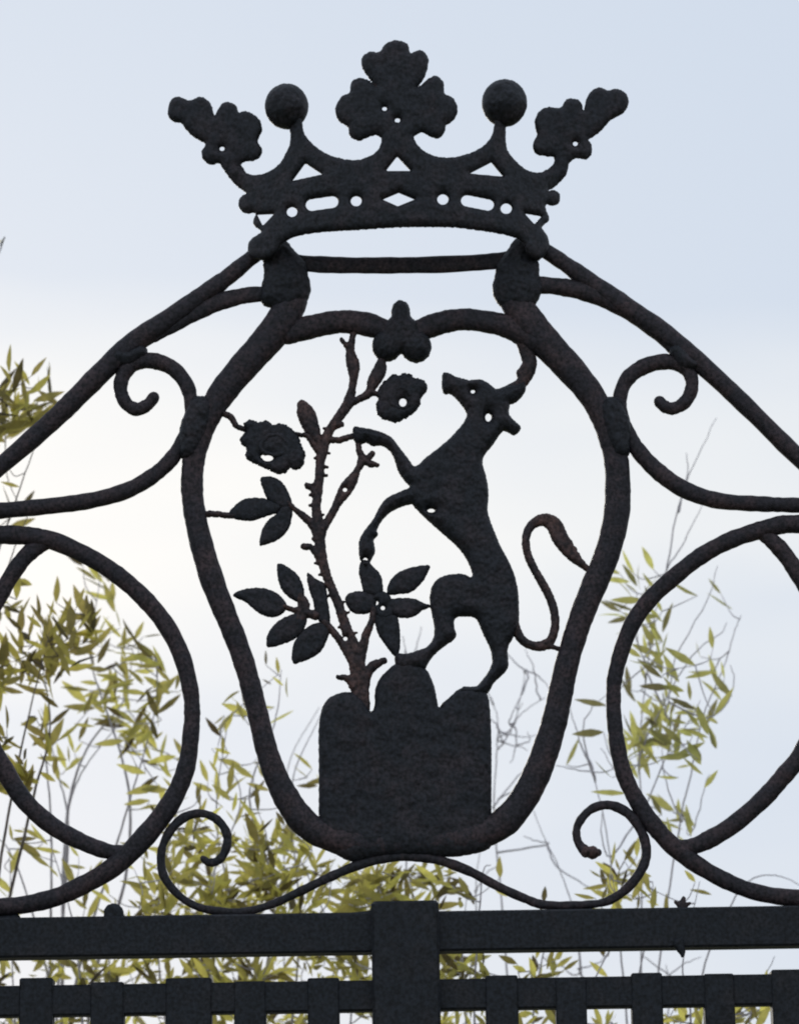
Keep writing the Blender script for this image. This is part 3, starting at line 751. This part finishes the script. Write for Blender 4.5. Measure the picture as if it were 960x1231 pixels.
plant('bamboo', 'dense yellow green bamboo thicket low behind the foot of the iron shield', 'plant', 300, 1.5,
      [[(300, 1240), (280, 1100), (260, 980), (275, 860)], [(310, 1240), (330, 1080), (300, 960), (330, 870), (338, 805)], [(200, 1240), (190, 1100), (215, 960)], [(420, 1240), (430, 1120), (440, 1060)], [(500, 1240), (505, 1120), (490, 1050)], [(260, 1240), (250, 1080), (290, 960), (255, 900)], [(350, 1240), (360, 1100), (350, 950), (385, 860)], [(100, 1240), (90, 1120), (60, 1010)], [(450, 1240), (400, 1120), (350, 1010)], [(20, 1240), (15, 1120), (12, 1020)]],
      cl, LEAF_B, TWIG, 23, lsize=(18, 40), stem_r=.004, base_spread=.25, )
# 4 slender sprays in the right loop
cl = [(745, 690, 3, 140), (762, 690, 3, 100), (765, 712, 4, 130), (785, 685, 2, 95), (745, 735, 3, 150), (752, 742, 2, 160), (760, 720, 3, 100), (795, 735, 4, 90), (790, 760, 4, 100), (785, 775, 5, 110), (780, 780, 4, 80), (770, 790, 3, 140), (838, 716, 1, 140), (866, 714, 2, 125),
      (842, 790, 2, 135), (835, 800, 2, 160), (856, 780, 1, 95), (870, 815, 2, 110), (795, 815, 3, 130), (815, 820, 4, 120), (862, 820, 2, 100), (758, 830, 3, 110), (800, 840, 5, 100), (835, 855, 3, 150), (850, 870, 2, 80), (800, 850, 4, 90), (785, 862, 5, 110), (790, 870, 5, 60),
      (765, 885, 6, 90), (772, 895, 6, 250), (760, 890, 5, 170), (768, 880, 6, 60), (770, 905, 5, 280), (825, 870, 3, 160), (840, 875, 3, 130), (858, 860, 2, 70), (820, 895, 3, 130), (810, 905, 2, 140), (842, 915, 3, 95), (832, 885, 3, 150), (815, 935, 1, 175),
      (735, 935, 2, 130), (728, 848, 1, 175), (725, 880, 1, 170), (800, 965, 4, 120), (810, 975, 3, 140), (795, 980, 3, 110), (830, 1005, 2, 100), (680, 920, 1, 80), (805, 880, 3, 100)]
plant('willow_shrub', 'slender pale green shrub with thin twigs inside the right iron loop', 'shrub', 800, 1.6,
      [[(790, 1190), (815, 1000), (830, 930), (845, 860), (870, 800), (882, 760), (890, 740)], [(770, 1190), (772, 1000), (768, 900), (778, 800), (786, 740), (802, 680)],
       [(750, 1190), (738, 1080), (730, 1010), (715, 940), (700, 900)], [(840, 1190), (880, 1085), (905, 1056), (935, 1053), (965, 1066)]],
      cl, LEAF_C, TWIG, 24, lsize=(26, 42), lw=.21, stem_r=.003, bias=(0, .6),
      branches=[[(800, 690), (812, 620), (833, 560), (860, 502)], [(815, 615), (826, 570), (824, 545)], [(803, 680), (822, 650), (845, 605)], [(778, 810), (800, 850), (812, 790), (850, 720), (862, 680)], [(772, 900), (790, 860), (830, 790), (866, 760), (872, 748)], [(845, 862), (870, 850), (882, 820), (878, 800)],
                [(700, 900), (690, 870), (684, 845)], [(712, 925), (690, 925), (668, 920)], [(716, 940), (700, 880), (712, 850), (730, 835)], [(770, 960), (745, 935), (722, 900)], [(820, 980), (832, 1000), (845, 950), (852, 930)], [(770, 980), (800, 910), (826, 870), (842, 842)], [(778, 800), (752, 820), (735, 838)], [(818, 985), (800, 940), (795, 900)], [(733, 1030), (722, 1000), (724, 975)], [(800, 860), (812, 875), (820, 900)]])
# 5 leafy shoots low on the right
cl = [(735, 1040, 4, 100), (750, 1035, 4, 60), (742, 1055, 5, 120), (728, 1068, 5, 110), (735, 1075, 5, 80), (722, 1055, 4, 140), (715, 1080, 3, 150), (757, 1062, 4, 30), (740, 1070, 5, 200), (765, 1030, 4, 90), (780, 1068, 4, 95), (783, 1075, 3, 120), (653, 1085, 2, 92), (601, 1055, 2, 110), (835, 1060, 2, 140),
      (725, 1150, 2, 100)] + scatter(10, 545, 600, 1150, 1180, (3, 5)) + scatter(8, 620, 680, 1150, 1200, (3, 4)) + scatter(40, 535, 960, 1190, 1260, (4, 6)) + scatter(7, 535, 570, 1060, 1120, (3, 5))
plant('willow_shrub', 'low leafy shrub sprouting above the rail right of the centre post', 'shrub', 690, 1.25,
      [[(700, 1230), (740, 1120), (735, 1050)], [(640, 1230), (655, 1130), (653, 1070)], [(570, 1230), (574, 1130), (580, 1050), (590, 1040)], [(760, 1230), (782, 1100), (784, 1060)], [(830, 1230), (820, 1160), (840, 1060)], [(560, 1240), (556, 1150), (560, 1080)], [(900, 1230), (930, 1150)]],
      cl, LEAF_B, TWIG, 25, lsize=(22, 34), lw=.26, stem_r=.003, base_spread=.2)
# 6 bare twiggy bush inside the shield
plant('bare_shrub', 'bare grey twiggy shrub between the rock mound and the right of the shield', 'shrub', 600, 1.9,
      [[(612, 1230), (604, 1100), (594, 985), (597, 900), (598, 865), (590, 838)], [(700, 1230), (692, 1110), (672, 1045), (655, 1010), (641, 975)], [(560, 1230), (571, 1120), (572, 1060), (577, 1022)], [(480, 1230), (488, 1050), (490, 900), (489, 800), (484, 765)], [(345, 1230), (342, 1050), (341, 960), (352, 905), (384, 850)], [(800, 1230), (806, 1190), (800, 1160)]],
      [(655, 880, 1, 60), (628, 845, 0, 60)], LEAF_C, TWIG, 26, stem_r=.0026, base_spread=.12,
      branches=[[(600, 898), (613, 880), (625, 842), (632, 803)], [(598, 888), (612, 878), (628, 856), (655, 838)], [(612, 868), (626, 835)], [(600, 880), (606, 893), (622, 897), (634, 902)], [(622, 896), (636, 890), (634, 880)], [(594, 968), (612, 945), (640, 915), (665, 895)], [(600, 960), (626, 945), (640, 925)],
                [(634, 810), (620, 798), (608, 785), (592, 778)], [(632, 806), (650, 815), (662, 830)], [(645, 830), (640, 800), (630, 780)], [(590, 842), (584, 820)], [(596, 870), (588, 862)], [(489, 800), (500, 778), (506, 752)], [(488, 810), (478, 790), (470, 762)],
                [(658, 1015), (640, 1010), (628, 1004)], [(668, 1040), (700, 1062), (722, 1070)], [(572, 1070), (584, 1050), (600, 1040)], [(690, 1105), (660, 1092), (630, 1078), (600, 1070)], [(695, 1170), (672, 1160), (655, 1150)], [(695, 1165), (718, 1158), (728, 1148)], [(700, 1180), (680, 1185)], [(803, 1175), (820, 1160), (842, 1150)], [(803, 1172), (780, 1155), (770, 1148)],
                [(620, 880), (618, 905), (612, 918)]])
